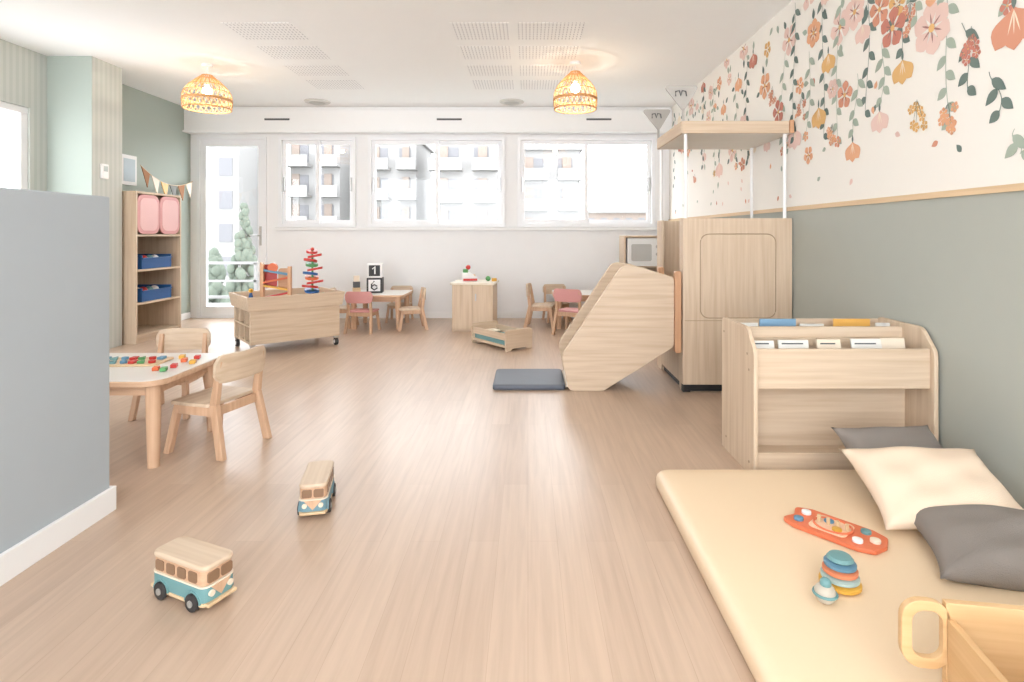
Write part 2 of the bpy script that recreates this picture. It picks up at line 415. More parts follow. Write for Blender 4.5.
# ------------------------------------------------------------------ floral mural
cols = [paint('mural_terracotta', (212, 150, 124), .8), paint('mural_mustard', (222, 178, 118), .8), paint('mural_pink', (228, 198, 188), .8),
        paint('mural_brick', (196, 128, 112), .8), paint('mural_deep_green', (108, 124, 118), .8), paint('mural_sage', (164, 176, 162), .8),
        paint('mural_plum', (150, 106, 100), .8), paint('mural_cream', (236, 222, 200), .8), paint('mural_orange', (226, 170, 134), .8)]
def mural(b):
    ctr = [0]
    def face(pts, mi):
        ctr[0] += 1
        x = XR-.0012-(ctr[0] % 400)*.000006
        if any(q[1] > H-.003 or q[1] < 1.30 or q[0] > YB-.15 for q in pts): return
        f = b.faces.new([b.verts.new((x, q[0], q[1])) for q in pts]); f.material_index = mi
    def lens(y, z, ang, L, W, mi, n=6, pw=.8):
        ca, sa = math.cos(ang), math.sin(ang); P = []
        for k in range(n+1):
            u = k/n; P.append((u*L, W*math.sin(math.pi*u**pw)))
        for k in range(n-1, 0, -1):
            u = k/n; P.append((u*L, -W*math.sin(math.pi*u**pw)))
        face([(y+p[0]*ca-p[1]*sa, z+p[0]*sa+p[1]*ca) for p in P], mi)
    def disc(y, z, r, mi, n=10): face([(y+r*math.cos(2*math.pi*k/n), z+r*math.sin(2*math.pi*k/n)) for k in range(n)], mi)
    def flower(y, z, r, mi, n=5, cen=1, det=True):
        a0 = random.random()*6
        for k in range(n):
            a = a0+2*math.pi*k/n
            lens(y+.05*r*math.cos(a), z+.05*r*math.sin(a), a, r, r*.40, mi, 8, 1.7)
        if det:
            for k in range(n):
                a = a0+2*math.pi*k/n
                lens(y+.1*r*math.cos(a), z+.1*r*math.sin(a), a, r*.5, r*.04, 6 if mi != 6 else 2, 4)
        disc(y, z, r*.17, cen)
    def tulip(y, z, r, mi):
        for da in (-.55, 0.55, 0): lens(y, z+r*.7, -math.pi/2+da, r*1.4, r*.46, mi, 8, 1.5)
        for da in (-.3, 0, .3): lens(y, z+r*.6, -math.pi/2+da, r*.8, r*.03, 7, 4)
        lens(y, z+r*.6, math.pi/2, r*.6, r*.1, 4, 4)
    def stem(y, z, L, mi, leaves=8, lean=0.0, ll=.05, ends=None):
        prev = None
        for k in range(13):
            u = k/12; yy = y+lean*u+.02*math.sin(u*5+y*9); zz = z-L*u
            if prev: face([(prev[0]-.002, prev[1]), (prev[0]+.002, prev[1]), (yy+.002, zz), (yy-.002, zz)], mi)
            prev = (yy, zz)
        for k in range(leaves):
            u = (k+.7)/leaves; yy = y+lean*u+.02*math.sin(u*5+y*9); zz = z-L*u; s = 1 if k % 2 else -1
            lens(yy, zz, -math.pi/2+s*(.75+.2*random.random()), ll*(1.1-.4*u), ll*.24, mi)
        if ends is not None: flower(prev[0], prev[1], .035, ends, 5, 1, False)
    def berries(y, z, mi, n=7, s=.05):
        for k in range(n):
            yy = y+random.uniform(-s, s); zz = z-random.uniform(0, 2.4*s)
            lens(y, z+.02, math.atan2(zz-z-.02, yy-y), math.hypot(zz-z-.02, yy-y), .0015, 4, 3)
            flower(yy, zz, .024, mi, 5, 1, False)
    S = [(3.10,2.45,.70,4,9,0,None),(2.95,2.1,.30,5,6,.03,None),(2.54,2.30,.72,5,10,-.06,8),(2.80,2.45,.45,4,8,.03,None),(3.36,2.6,.95,5,11,.05,0),(2.42,2.0,.30,4,5,-.05,None),
         (2.20,2.3,.32,5,6,0,3),(2.26,1.75,.18,4,4,-.03,None),(2.15,1.5,.10,5,3,.0,None),(3.55,2.7,1.0,4,13,.02,None),(3.72,2.3,.55,5,8,.05,8),(3.95,2.7,.95,4,12,0,None),(4.1,2.4,.7,5,9,.05,0),
         (4.8,2.6,.9,4,12,0,None),(5.05,2.5,.8,5,9,.0,8),(5.65,2.6,.9,5,10,0,1),(6.0,2.7,.9,4,10,0,None),(6.6,2.7,.9,5,9,0,None),(7.2,2.7,1,4,10,0,None),
         (2.0,2.5,.75,4,9,.0,None),(1.6,2.6,.9,5,10,0,3),(1.3,2.5,.8,4,9,.0,None),(1.0,2.6,.9,5,10,0,3),(.6,2.6,.9,4,9,0,None),(3.2,2.0,.32,5,6,.02,None),(2.70,2.62,.5,5,8,.02,None)]
    for s in S: stem(*s[:4], leaves=s[4], lean=s[5], ends=s[6], ll=.09)
    for y, z, m in ((2.37,1.95,3),(2.50,1.66,8),(2.70,1.72,1),(3.45,1.75,8),(3.85,2.0,0),(4.05,1.8,8),(5.3,2.1,1),(2.75,2.2,0),(6.8,2.2,0),(4.3,2.2,0)):
        berries(y, z, m)
    placed = []
    for k in range(420):
        y = random.uniform(.4, 7.2); z = 2.72-abs(random.gauss(0, .42)); r = random.uniform(.055, .115)
        if y < 3.5 and z < 2.2: continue
        if z < 1.62: continue
        if any((y-a)**2+(z-c)**2 < (r+q)**2*1.7 for a, c, q in placed): continue
        placed.append((y, z, r)); m = random.choice((0, 1, 2, 2, 3, 8, 8, 7, 2))
        if random.random() < .3: tulip(y, z, r, m)
        else: flower(y, z, r, m, random.choice((5, 5, 6)), 7 if m == 1 else 1)
        for q in range(2):
            a = random.random()*6.28; lens(y+r*1.0*math.cos(a), z+r*1.0*math.sin(a), a, .07, .019, random.choice((4, 5)))
    F = [(2.884,2.144,.10,3,0),(2.605,2.043,.12,2,0),(2.807,1.90,.09,1,1),(3.617,1.837,.10,1,1),(3.239,1.567,.085,8,1),(2.99,1.689,.085,2,1),
         (3.32,1.911,.08,0,0),(2.163,1.883,.12,0,1),(3.218,2.356,.10,2,0),(2.99,2.28,.085,0,0),(3.5,2.15,.09,1,1),(3.75,1.62,.06,8,0),
         (4.2,2.0,.09,3,0),(4.4,1.78,.07,2,1),(4.9,1.7,.06,0,0),(5.2,1.95,.08,8,1),(6.3,1.7,.06,0,1),
         (1.8,1.75,.10,2,0),(1.5,1.95,.10,3,0),(1.2,1.8,.09,1,1),(.8,2.0,.10,0,0),(.4,1.9,.10,2,0),(3.45,1.98,.06,2,0),(2.45,2.2,.07,1,0)]
    for y, z, r, m, tp in F:
        if tp: tulip(y, z, r, m)
        else: flower(y, z, r, m, 6 if m == 2 else 5, 7 if m == 1 else 1)
    for k in range(60):
        y = random.uniform(.5, 7.2); z = 1.36+abs(random.gauss(0, .35)); a = random.random()*6
        lens(y, z, a, .045, .014, random.choice((0, 2, 4, 5, 8, 3)))
single('wall_mural_flowers', mural, cols)

# ------------------------------------------------------------------ exterior
FAC = paint('facade_white', (134, 133, 132), .9); FACD = paint('facade_window', (104, 104, 108), .6); FACB = paint('facade_beige', (128, 116, 108), .9)
def building(x0, x1, y, top, z0=-14, dep=9, bal=True, body=None):
    g = R('apartment_building', (x0, y, 0)); W = x1-x0
    g.box('body', 0, W, 0, dep, z0, top, body or FAC)
    nf = int((top-z0)/2.9)
    def wins(b):
        for f in range(nf):
            z = top-2.9*(f+1)+.5
            nx = max(2, int(W/1.9))
            for q in range(nx):
                xx = (q+.25)*W/nx; b_box(b, xx, xx+W/nx*.5, -.06, 0, z, z+1.6)
    g.bm('windows', wins, FACD)
    if bal:
        def balc(b):
            for f in range(nf):
                z = top-2.9*(f+1)
                b_box(b, -.5, W*.45, -1.4, 0, z-.1, z+.12); b_box(b, -.5, W*.45, -1.4, -1.3, z+.12, z+1.0)
                b_box(b, W*.62, W+.2, -1.4, 0, z-.1, z+.12); b_box(b, W*.62, W+.2, -1.4, -1.3, z+.12, z+1.0)
        g.bm('balconies', balc, FAC)
        def blinds(b):
            for f in range(nf):
                z = top-2.9*(f+1)
                b_box(b, W*.05, W*.2, -.2, 0, z+.2, z+2.2); b_box(b, W*.7, W*.85, -.2, 0, z+.2, z+2.2)
        g.bm('shutters', blinds, FACB)
    g.box('roof', -.3, W+.3, -.4, dep+.3, top, top+.4, FAC)
building(-15.2, -10.8, 55, 10.2); building(-8.4, -2.9, 52, 9.8); building(-.6, 5.0, 55, 9.2)
building(-23.0, -18.2, 55, 10.5); building(-30, -25.4, 50, 11.5, bal=False); building(-37, -32, 50, 8)
building(9.5, 20, 95, 4.6, bal=False, body=FACB); building(2, 30, 110, 3.6, bal=False, body=FACB)
single('ground_exterior', lambda b: b_box(b, -120, 120, 9.3, 260, -14.2, -14), paint('ground_pale', (130, 132, 126), .9))
LEAF = paint('foliage', (82, 90, 80), .9, .2)
def tree(x, y, z0, z1, r):
    t = R('conifer_tree', (x, y, 0))
    rnd = random.Random(int(x*10))
    def f(b):
        for k in range(150):
            u = rnd.random()**1.2; rr = r*(1-u)**.8+.08; a = rnd.random()*6.28; q = rr*rnd.random()**.5
            b_sphere(b, (q*math.cos(a), q*math.sin(a), z0+(z1-z0)*u), r*(.32-.16*u), 1, 1, 1.4, 0, 7, 5)
    t.bm('foliage', f, LEAF, True); t.cyl('trunk', (0, 0, -14), (0, 0, z0+.5), .25, paint('bark', (110, 90, 75), .9))
tree(-12.0, 24, -4, 2.3, .8); tree(-15.5, 28, -6, .2, 1.3); tree(-10.5, 36, -8, -1.0, 1.6)
bal = R('balcony_railing')
bal.box('slab', -5.2, -2.6, 7.66, 9.1, -.12, 0, FAC)
bal.box('top_rail', -5.2, -2.6, 9.0, 9.06, .62, .66, FAC); bal.box('mid_rail', -5.2, -2.6, 9.0, 9.06, .34, .37, FAC); bal.box('low_rail', -5.2, -2.6, 9.0, 9.06, .08, .12, FAC)
for k in range(4): bal.box('post_%d' % k, -5.18+k*.84, -5.14+k*.84, 9.0, 9.06, 0, .64, FAC)

# ------------------------------------------------------------------ furniture builders
def chair(x, y, rz, scale=1.0, pink=False, tone=None):
    c = R('toddler_chair', (x, y, 0), rz, scale=scale)   # back at +y, faces -y
    leg = beech('z'); st = PINK if pink else oak('x')
    W = .145
    for k, sx in enumerate((-1, 1)):
        c.bm('front_leg_%d' % k, lambda b: b_beam(b, (sx*(W+.012), -.155, 0), (sx*(W-.015), -.115, .245), .032, .036), leg, bev=.005)
        c.bm('back_leg_%d' % k, lambda b: (b_beam(b, (sx*(W+.012), .175, 0), (sx*(W-.004), .118, .26), .030, .040),
                                        b_beam(b, (sx*(W-.004), .118, .26), (sx*(W-.010), .150, .475), .030, .040, w1=.026, d1=.026)), leg, bev=.004)
        c.bm('side_rail_%d' % k, lambda b: b_box(b, sx*(W-.008)-.011, sx*(W-.008)+.011, -.11, .115, .20, .245), leg, bev=.003)
    c.box('front_rail', -W+.01, W-.01, -.128, -.108, .20, .245, leg, .003)
    c.box('back_rail', -W+.01, W-.01, .108, .126, .20, .245, leg, .003)
    c.prism('seat', rrect(-W-.012, W+.012, -.155, .105, .03), 'z', .245, .263, st, .004)
    def bk(b):
        n = 16; w2 = W+.022; z0, z1, r = .365, .505, .04; cols_ = []
        for k in range(n+1):
            u = -1+2*k/n; xx = u*w2; e = max(0, abs(xx)-(w2-r)); dz = r-math.sqrt(max(0, r*r-e*e))
            yy = .152+.028*(1-u*u)-.012
            cols_.append([b.verts.new((xx, yy-.009, z0+dz)), b.verts.new((xx, yy+.009, z0+dz)), b.verts.new((xx, yy+.015, z1-dz)), b.verts.new((xx, yy-.003, z1-dz))])
        for A, B in zip(cols_[:-1], cols_[1:]):
            for q in range(4): b.faces.new((A[q], A[(q+1) % 4], B[(q+1) % 4], B[q]))
        b.faces.new(cols_[0]); b.faces.new(cols_[-1][::-1])
    c.bm('backrest', bk, st, 'auto')
    return c

def table(x, y, w, d, h, rz=0, r=.08, top=None):
    t = R('toddler_table', (x, y, 0), rz)
    t.prism('top', rrect(-w/2, w/2, -d/2, d/2, r, 8), 'z', h-.028, h-.003, beech('x'), .004)
    t.prism('top_laminate', rrect(-w/2+.008, w/2-.008, -d/2+.008, d/2-.008, r-.008, 8), 'z', h-.004, h, top or paint('laminate_ivory', (222, 218, 212), .3))
    a, b_ = w/2-.075, d/2-.075
    t.ring('apron', [(-a, -b_), (a, -b_), (a, b_), (-a, b_)], [(-a+.02, -b_+.02), (a-.02, -b_+.02), (a-.02, b_-.02), (-a+.02, b_-.02)], 'z', h-.085, h-.028, beech('x'))
    for k, (sx, sy) in enumerate(((-1,-1),(1,-1),(1,1),(-1,1))):
        t.bm('leg_%d' % k, lambda b: b_cyl(b, (sx*(a+.005), sy*(b_+.005), 0), (sx*(a-.0), sy*(b_-.0), h-.03), .026, .034, 20), beech('z'), 'auto')
    return t

# left foreground table group
table(-2.10, 2.94, .80, .64, .42, 0, .10)
chair(-1.615, 2.965, -106, 1.0)
chair(-2.20, 3.52, 6, .97)
chair(-2.11, 2.42, 180, 1.0)
pz = R('wooden_shape_puzzle', (-2.06, 3.0, .4205), 4)
pz.prism('board', rrect(-.21, .14, -.09, .10, .02), 'z', 0, .010, ply('x'), .002)
pc = [RED, YELLOW, LGREEN, BLUEG, ORANGE, TEAL]
for k in range(14):
    xx = -.18+(k % 7)*.047; yy = -.05+(k//7)*.09
    if k % 3 == 0: pz.cyl('piece_%d' % k, (xx, yy, .010), (xx, yy, .024), .017, pc[k % 6], bev=.002)
    elif k % 3 == 1: pz.box('piece_%d' % k, xx-.015, xx+.015, yy-.022, yy+.022, .010, .024, pc[(k+2) % 6], .003)
    else: pz.prism('piece_%d' % k, [(xx-.018, yy-.02), (xx+.018, yy-.02), (xx, yy+.022)], 'z', .010, .024, pc[(k+3) % 6], .002)
blk = R('toy_blocks', (-1.83, 3.03, .4205), 20)
for k, (xx, yy, m) in enumerate(((0, 0, ORANGE), (.05, .06, RED), (-.03, .10, YELLOW), (.05, -.06, YELLOW), (-.02, -.13, RED), (-.05, -.2, LGREEN), (-.09, -.17, ORANGE))):
    blk.box('block_%d' % k, xx-.014, xx+.014, yy-.022, yy+.022, 0, .018, m, .003)

# ---- rolling activity cart
c = R('rolling_activity_cart', (-2.50, 5.09, 0), 40)
W, D = .86, .64
for k, (xx, yy) in enumerate(((.045, .05), (W-.045, .05), (W-.045, D-.05), (.045, D-.05))):
    c.cyl('caster_%d' % k, (xx-.016, yy, .036), (xx+.016, yy, .036), .036, DARK, bev=.005)
    c.cyl('caster_hub_%d' % k, (xx-.019, yy, .036), (xx+.019, yy, .036), .018, WHITE)
    c.box('caster_fork_%d' % k, xx-.022, xx+.022, yy-.022, yy+.022, .072, .095, STEEL, .003)
c.box('base', .02, W-.02, .02, D-.02, .095, .115, oak('x'), .003)
c.box('front_panel', .02, W-.02, .02, .04, .115, .41, oak('x'), .003)
c.box('back_panel', .02, W-.02, D-.04, D-.02, .115, .41, oak('x'), .003)
c.box('right_panel', W-.04, W-.02, .04, D-.04, .115, .41, oak('y'), .003)
c.box('divider', .32, .335, .04, D-.04, .115, .41, oak('y'))
c.box('left_shelf', .02, .32, .04, D-.04, .25, .265, oak('y'))
for k, yy in enumerate((.04, .22, .42, D-.06)):
    c.box('left_upright_%d' % k, .02, .32, yy, yy+.015, .115, .40, oak('z'))
def tray(b):
    e, t_ = .02, .02
    def rect(x0, x1, y0, y1, z): return [b.verts.new(p) for p in ((x0, y0, z), (x1, y0, z), (x1, y1, z), (x0, y1, z))]
    A = rect(0, W, 0, D, .40); B = rect(-e, W+e, -e, D+e, .53); C = rect(-e+t_, W+e-t_, -e+t_, D+e-t_, .53); E = rect(t_, W-t_, t_, D-t_, .40)
    for P, Q in ((A, B), (B, C), (C, E), (E, A)):
        for k in range(4): b.faces.new((P[k], P[(k+1) % 4], Q[(k+1) % 4], Q[k]))
c.bm('tray_rim', tray, oak('x'), bev=.002)
c.box('tray_floor', .02, W-.02, .02, D-.02, .405, .42, oak('x'))

t = R('marble_run_toy', (-2.47, 5.58, .421), 12)
t.box('base', -.15, .15, -.05, .05, 0, .02, ply('x'), .003)
t.prism('post_l', rpoly([(-.14, .02), (-.11, .02), (-.11, .38), (-.14, .41)], .005), 'y', -.035, .035, oakd('z'))
t.box('post_r', .11, .14, -.035, .035, .02, .36, oakd('z'), .003)
for k in range(4):
    z = .07+k*.075; s = 1 if k % 2 else -1
    t.bm('ramp_%d' % k, lambda b: b_prism(b, [(-.11, z+s*.022), (.11, z-s*.022), (.11, z-s*.022+.018), (-.11, z+s*.022+.018)], 'y', -.035, .035), (RED, YELLOW, ORANGE, BLUEG)[k])
t.prism('side_panel', rrect(-.125, .0, .15, .38, .03), 'y', .036, .048, RED)
t.prism('side_panel_tan', rrect(.01, .13, .12, .34, .03), 'y', .036, .048, oakd('x'))
t.prism('wheel', [(-.03+.045*math.cos(a*math.pi/8), .35+.045*math.sin(a*math.pi/8)) for a in range(16)], 'y', -.02, .02, ORANGE)
t = R('spiral_leaf_tower_toy', (-2.13, 5.62, .421), 0)
t.cyl('base', (0, 0, 0), (0, 0, .02), .075, ply('x'), bev=.003)
t.cyl('pole', (0, 0, .02), (0, 0, .52), .010, LGREEN)
for k in range(11):
    a = k*2.1; z = .06+k*.043; m = (LGREEN, BLUE, RED, RED, ORANGE, BLUE, RED, LGREEN, RED, RED, RED)[k]
    r_ = .115-.003*k
    def leaf(b, a=a, z=z):
        P = [(r_*.25+r_*.75*math.cos(2*math.pi*q/20), r_*.62*math.sin(2*math.pi*q/20)) for q in range(20)]
        A = [b.verts.new((p[0]*math.cos(a)-p[1]*math.sin(a), p[0]*math.sin(a)+p[1]*math.cos(a), z+.018*(p[0]/r_))) for p in P]
        B = [b.verts.new((v.co.x, v.co.y, v.co.z+.022)) for v in A]
        b.faces.new(A); b.faces.new(B[::-1])
        for q in range(20): b.faces.new((A[q], A[(q+1) % 20], B[(q+1) % 20], B[q]))
    t.bm('leaf_%d' % k, leaf, m)
t.sph('knob', (0, 0, .53), .018, RED)
t = R('toy_figure', (-2.66, 5.46, .421), 0)
t.lathe('body', [(0, 0), (.022, 0), (.02, .08), (.01, .12), (0, .12)], (0, 0, 0), BLUE, 16); t.sph('head', (0, 0, .135), .022, YELLOW)

# ---- tall storage cabinet at left wall (faces +X)
c = R('storage_cabinet', (0, 0, 0))
x0, x1, y0, y1 = -4.40, -3.90, 5.66, 6.40
c.box('side_near', x0, x1, y0, y0+.022, 0, 1.53, oak('z'), .002); c.box('side_far', x0, x1, y1-.022, y1, 0, 1.53, oak('z'), .002)
c.box('top', x0, x1, y0+.022, y1-.022, 1.508, 1.53, oak('y'), .002); c.box('back', x0, x0+.012, y0+.022, y1-.022, .06, 1.508, paint('cabinet_back_cream', (240, 230, 214), .6))
for k, z in enumerate((.06, .385, .72, 1.075)): c.box('shelf_%d' % k, x0+.012, x1-.005, y0+.022, y1-.022, z, z+.02, oak('y'), .001)
c.box('plinth', x0+.02, x1-.02, y0+.022, y1-.022, 0, .06, oak('y'))
ym = (y0+y1)/2
for k, (a, b_) in enumerate(((y0+.026, ym-.003), (ym+.003, y1-.026))):
    c.prism('pink_door_%d' % k, rrect(a, b_, 1.10, 1.503, .09), 'x', x1-.02, x1-.002, PINK, .003)
    c.prism('door_rim_%d' % k, rrect(a+.035, b_-.035, 1.135, 1.468, .07), 'x', x1-.003, x1+.001, paint('pink_light', (228, 184, 182), .5))
for z in (.405, .74):
    bn = R('storage_bin', (-4.13, 6.03, z+.001))
    for n, a in (('left', (-.2, .2, -.24, -.225)), ('right', (-.2, .2, .225, .24)), ('back', (-.2, -.185, -.225, .225)), ('front', (.185, .2, -.225, .225))):
        bn.box(n, a[0], a[1], a[2], a[3], 0, .14 if n != 'front' else .11, BLUE, .003)
    bn.box('bottom', -.185, .185, -.225, .225, 0, .01, BLUE); bn.box('rim', .2, .212, -.24, .24, .10, .115, BLUE, .003)
    for k in range(5): bn.sph('toy_%d' % k, (.05, -.18+k*.09, .09), .045, (YELLOW, WHITE, RED, TEAL, WHITE)[k])
# bunting strung from column to the door corner
bt = R('bunting_garland')
P0, P1 = Vector((-4.17, 6.12, 1.84)), Vector((-4.34, 7.36, 1.78))
def sag3(u):
    p = P0.lerp(P1, u); p.z -= .5*u*(1-u); return p
bt.tube('string', [sag3(k/16) for k in range(17)], .005, ply('y'))
FL = (paint('flag_brown', (160, 112, 76), .8), CREAM, YELLOW, paint('flag_grey', (130, 132, 130), .8))
for k in range(6):
    u0 = (k+.08)/6; u1 = (k+.92)/6; a = sag3(u0); b_ = sag3(u1); m_ = (a+b_)/2-Vector((-.02, 0, .19))
    def fl(b, a=a, b_=b_, m_=m_):
        o_ = Vector((.004, 0, 0)); A = [b.verts.new(v-o_) for v in (a, b_, m_)]; B = [b.verts.new(v+o_) for v in (a, b_, m_)]
        b.faces.new(A); b.faces.new(B[::-1])
        for q in range(3): b.faces.new((A[q], A[(q+1) % 3], B[(q+1) % 3], B[q]))
    bt.bm('flag_%d' % k, fl, FL[k % 4])
pf = R('wall_picture', (0, 0, 0))
pf.box('frame', XL+.001, XL+.02, 6.16, 6.40, 1.64, 1.97, WHITE, .003); pf.box('print', XL+.02, XL+.022, 6.19, 6.37, 1.68, 1.93, paint('print_blue', (190, 205, 214), .6))
pf = R('thermostat', (0, 0, 0))
pf.box('case', -4.009, -3.985, 5.33, 5.41, 1.62, 1.76, WHITE, .005); pf.box('screen', -3.985, -3.983, 5.345, 5.395, 1.69, 1.74, paint('lcd', (170, 180, 176), .3))

# ---- far tables
table(-1.76, 6.82, .66, .62, .40, 0, .06, paint('laminate_white2', (232, 228, 222), .3))
chair(-1.86, 6.42, 176, .92, True); chair(-1.36, 6.62, -72, .93); chair(-2.20, 6.74, 88, .90); chair(-1.62, 7.18, 0, .86)
nb = R('number_block_tower', (-1.83, 6.82, .401), 8)
for k, s in enumerate((.18, .17)):
    z = (0, .18)[k]; nb.box('cube_%d' % k, -s/2, s/2, -s/2, s/2, z, z+s-.002, (BLACK, WHITE)[k], .004)
    nb.box('panel_%d' % k, -s*.38, s*.38, -s/2-.003, -s/2, z+s*.12, z+s*.88, (WHITE, BLACK)[k], .001)
nb.tube('digit_6', [(-.0, -.097, .142), (-.032, -.097, .105), (-.034, -.097, .062), (0, -.097, .038), (.032, -.097, .06), (.030, -.097, .085), (0, -.097, .10), (-.030, -.097, .08)], .008, BLACK)
nb.tube('digit_1', [(-.022, -.092, .285), (.006, -.092, .315), (.006, -.092, .225)], .008, WHITE)
nb = R('stacking_cup_tower', (-2.02, 6.70, .401), 20)
for k in range(3): nb.box('cube_%d' % k, -.045+.006*k, .045-.006*k, -.045+.006*k, .045-.006*k, k*.07, k*.07+.068, (ply('x'), DGREY, CREAM)[k], .004)

table(.62, 6.85, .66, .62, .40, 0, .06, paint('laminate_white2', (232, 228, 222), .3))
chair(.50, 6.30, 150, 1.0, True); chair(.16, 6.78, 82, 1.0); chair(.36, 7.18, 10, .9)

# ---- play counter
c = R('play_counter', (-.61, 6.58, 0), -4)
c.box('side_l', -.23, -.21, -.20, .20, 0, .53, oak('z'), .002); c.box('side_r', .21, .23, -.20, .20, 0, .53, oak('z'), .002)
c.box('front_panel', -.21, -.001, -.20, -.185, .03, .53, oak('z'), .001); c.box('front_panel_right', .001, .21, -.20, -.185, .03, .53, oak('z'), .001)
c.box('plinth', -.21, .21, -.18, .18, 0, .03, oak('x')); c.box('top', -.25, .25, -.22, .22, .53, .555, paint('counter_top', (232, 222, 206), .4), .004)
c.box('handle', .03, .045, -.21, -.20, .35, .43, STEEL, .002)
c = R('toy_cash_register', (-.67, 6.56, .556), 10)
c.prism('body', rpoly([(-.09, 0), (.09, 0), (.09, .04), (.0, .10), (-.09, .10)], .012), 'y', -.06, .06, WHITE, .003)
c.box('drawer', -.08, .08, -.072, -.06, .008, .035, RED, .003); c.box('keys', -.02, .06, -.045, .045, .05, .075, YELLOW, .003)
c.cyl('apple', (-.05, 0, .10), (-.05, 0, .14), .03, LGREEN); c.sph('ball', (-.02, 0, .16), .028, RED)
c = R('toy_food', (-.46, 6.56, .556)); c.sph('orange', (0, 0, .03), .03, LGREEN); c.cyl('can', (.07, 0, 0), (.07, 0, .035), .03, YELLOW)

# ---- play kitchen
c = R('play_kitchen', (1.14, 6.75, 0))
c.box('side_l', 0, .02, 0, .36, 0, 1.06, oak('z'), .002); c.box('side_r', .50, .52, 0, .36, 0, 1.06, oak('z'), .002)
c.box('back', .02, .50, .345, .36, 0, 1.06, oak('x')); c.box('worktop', .0, .52, -.02, .345, .52, .545, WHITE, .003)
c.box('cabinet_front', .02, .50, .0, .015, .05, .51, oak('z'), .002); c.box('upper_shelf', .02, .5, .0, .345, .70, .715, oak('x'))
c.box('top', 0, .52, 0, .36, 1.06, 1.08, oak('x'), .002)
c.box('microwave', .04, .48, .02, .33, .717, 1.05, WHITE, .006); c.prism('microwave_window', rrect(.09, .33, .78, .98, .02), 'y', .012, .021, paint('oven_window', (190, 190, 188), .3))
c.cyl('knob_1', (.40, .0, .95), (.40, .02, .95), .02, STEEL); c.cyl('knob_2', (.40, .0, .86), (.40, .02, .86), .02, STEEL)
c.tube('tap', [(.26, .26, .545), (.26, .26, .64), (.26, .2, .66), (.26, .15, .63)], .01, STEEL)

# ---- doll bed
c = R('doll_bed', (-.205, 5.30, 0), 38)
Wb, Lb = .31, .60
for k, yy in enumerate((0, Lb-.018)):
    c.prism('end_%d' % k, rpoly([(0, .0), (.05, .0), (.08, .02), (Wb-.08, .02), (Wb-.05, 0), (Wb, 0), (Wb+.01, .20), (-.01, .20)], [.006, .006, .01, .01, .006, .006, .04, .04]), 'y', yy, yy+.018, oak('x'), .003)
for k, xx in enumerate((.006, Wb-.02)):
    c.box('side_%d' % k, xx, xx+.014, .018, Lb-.018, .10, .165, oak('y'), .003)
    c.box('side_low_%d' % k, xx, xx+.014, .018, Lb-.018, .03, .055, oak('y'), .003)
c.box('base', .02, Wb-.02, .018, Lb-.018, .03, .045, oak('y'))
c.box('mattress', .024, Wb-.024, .022, Lb-.022, .046, .10, TEAL, .012, 3, True)
c.box('pillow', .06, Wb-.06, Lb-.16, Lb-.04, .10, .13, paint('bed_linen', (230, 220, 200), .8), .012, 3, True)

# ---- slide
sl = R('toddler_slide')
prof = rpoly([(.235, .25), (.285, 0), (.53, 0), (1.025, .31), (1.025, .795), (.80, .865), (.66, .885)], [.10, .05, .06, .05, .03, .10, .09], 10)
sl.prism('side_panel_near', prof, 'y', 3.985, 4.01, oak('x'), .005)
sl.prism('side_panel_far', prof, 'y', 4.44, 4.465, oak('x'), .005)
sl.prism('slide_bed', [(.265, .02), (.33, .02), (.72, .64), (1.02, .64), (1.02, .67), (.70, .67)], 'y', 4.01, 4.44, paint('slide_surface', (224, 214, 198), .35))
for k, yy in enumerate((3.965, 4.465)):
    sl.prism('end_post_%d' % k, rrect(1.026, 1.070, .27, .84, .012), 'y', yy, yy+.05, oakd('z'), .004)
single('slide_landing_mat', lambda b: b_pad(b, -.25, .265, 4.0, 4.5, .03, [(.006, 0), (0, .006), (0, .026), (.003, .032), (.01, .036), (.03, .037)]), SLATE, True)

# ---- play tower
c = R('play_tower')
tx0, tx1, ty0, ty1 = 1.08, 1.84, 3.96, 4.76
c.box('front_panel', tx0, tx1, ty0, ty0+.02, .05, 1.21, oak('z'), .004)
c.box('kick', tx0+.02, tx1, ty0+.03, ty1, 0, .05, BLACK)
c.box('side_stile', tx0, tx0+.02, ty0+.02, ty0+.10, .0, 1.21, oak('z'), .002)
c.box('side_stile_back', tx0, tx0+.02, ty1-.16, ty1-.02, .0, 1.21, oak('z'), .002)
c.box('side_lower', tx0, tx0+.02, ty0+.10, ty1-.16, .05, .66, oak('z'), .002)
c.box('back_panel', tx0, tx1, ty1-.02, ty1, .0, 1.21, oak('z'), .003)
c.box('platform', tx0, tx1, ty0+.02, ty1-.02, .66, .69, oak('x'))
GRV = wood('groove_', (172, 148, 122), (162, 138, 112), 'x')
c.box('seam', tx0+.01, tx1-.01, ty0-.0015, ty0+.001, .494, .499, GRV)
c.tube('panel_groove', [(p[0], ty0, p[1]) for p in rrect(1.20, 1.725, .515, 1.10, .06)], .0035, GRV, closed=True)
c.box('bottom_foot_l', tx0, tx0+.05, ty0, ty0+.05, 0, .05, BLACK)
for k, (xx, yy) in enumerate(((1.105, 3.99), (1.80, 3.99), (1.105, 4.72), (1.82, 4.63))):
    c.cyl('post_%d' % k, (xx, yy, 1.0), (xx, yy, 1.81), .012, WHITE, n=14)
c.box('canopy_base', tx0, tx1, ty0, ty1-.06, 1.80, 1.815, paint('canopy_white', (238, 234, 226), .6))
c.box('canopy_front', tx0-.01, tx1, ty0-.015, ty0, 1.80, 1.885, oak('x'), .003)
c.box('canopy_back', tx0-.01, tx1, ty1-.06, ty1-.045, 1.80, 1.885, oak('x'), .003)
c.box('canopy_left', tx0-.015, tx0, ty0, ty1-.06, 1.80, 1.885, oak('y'), .003)
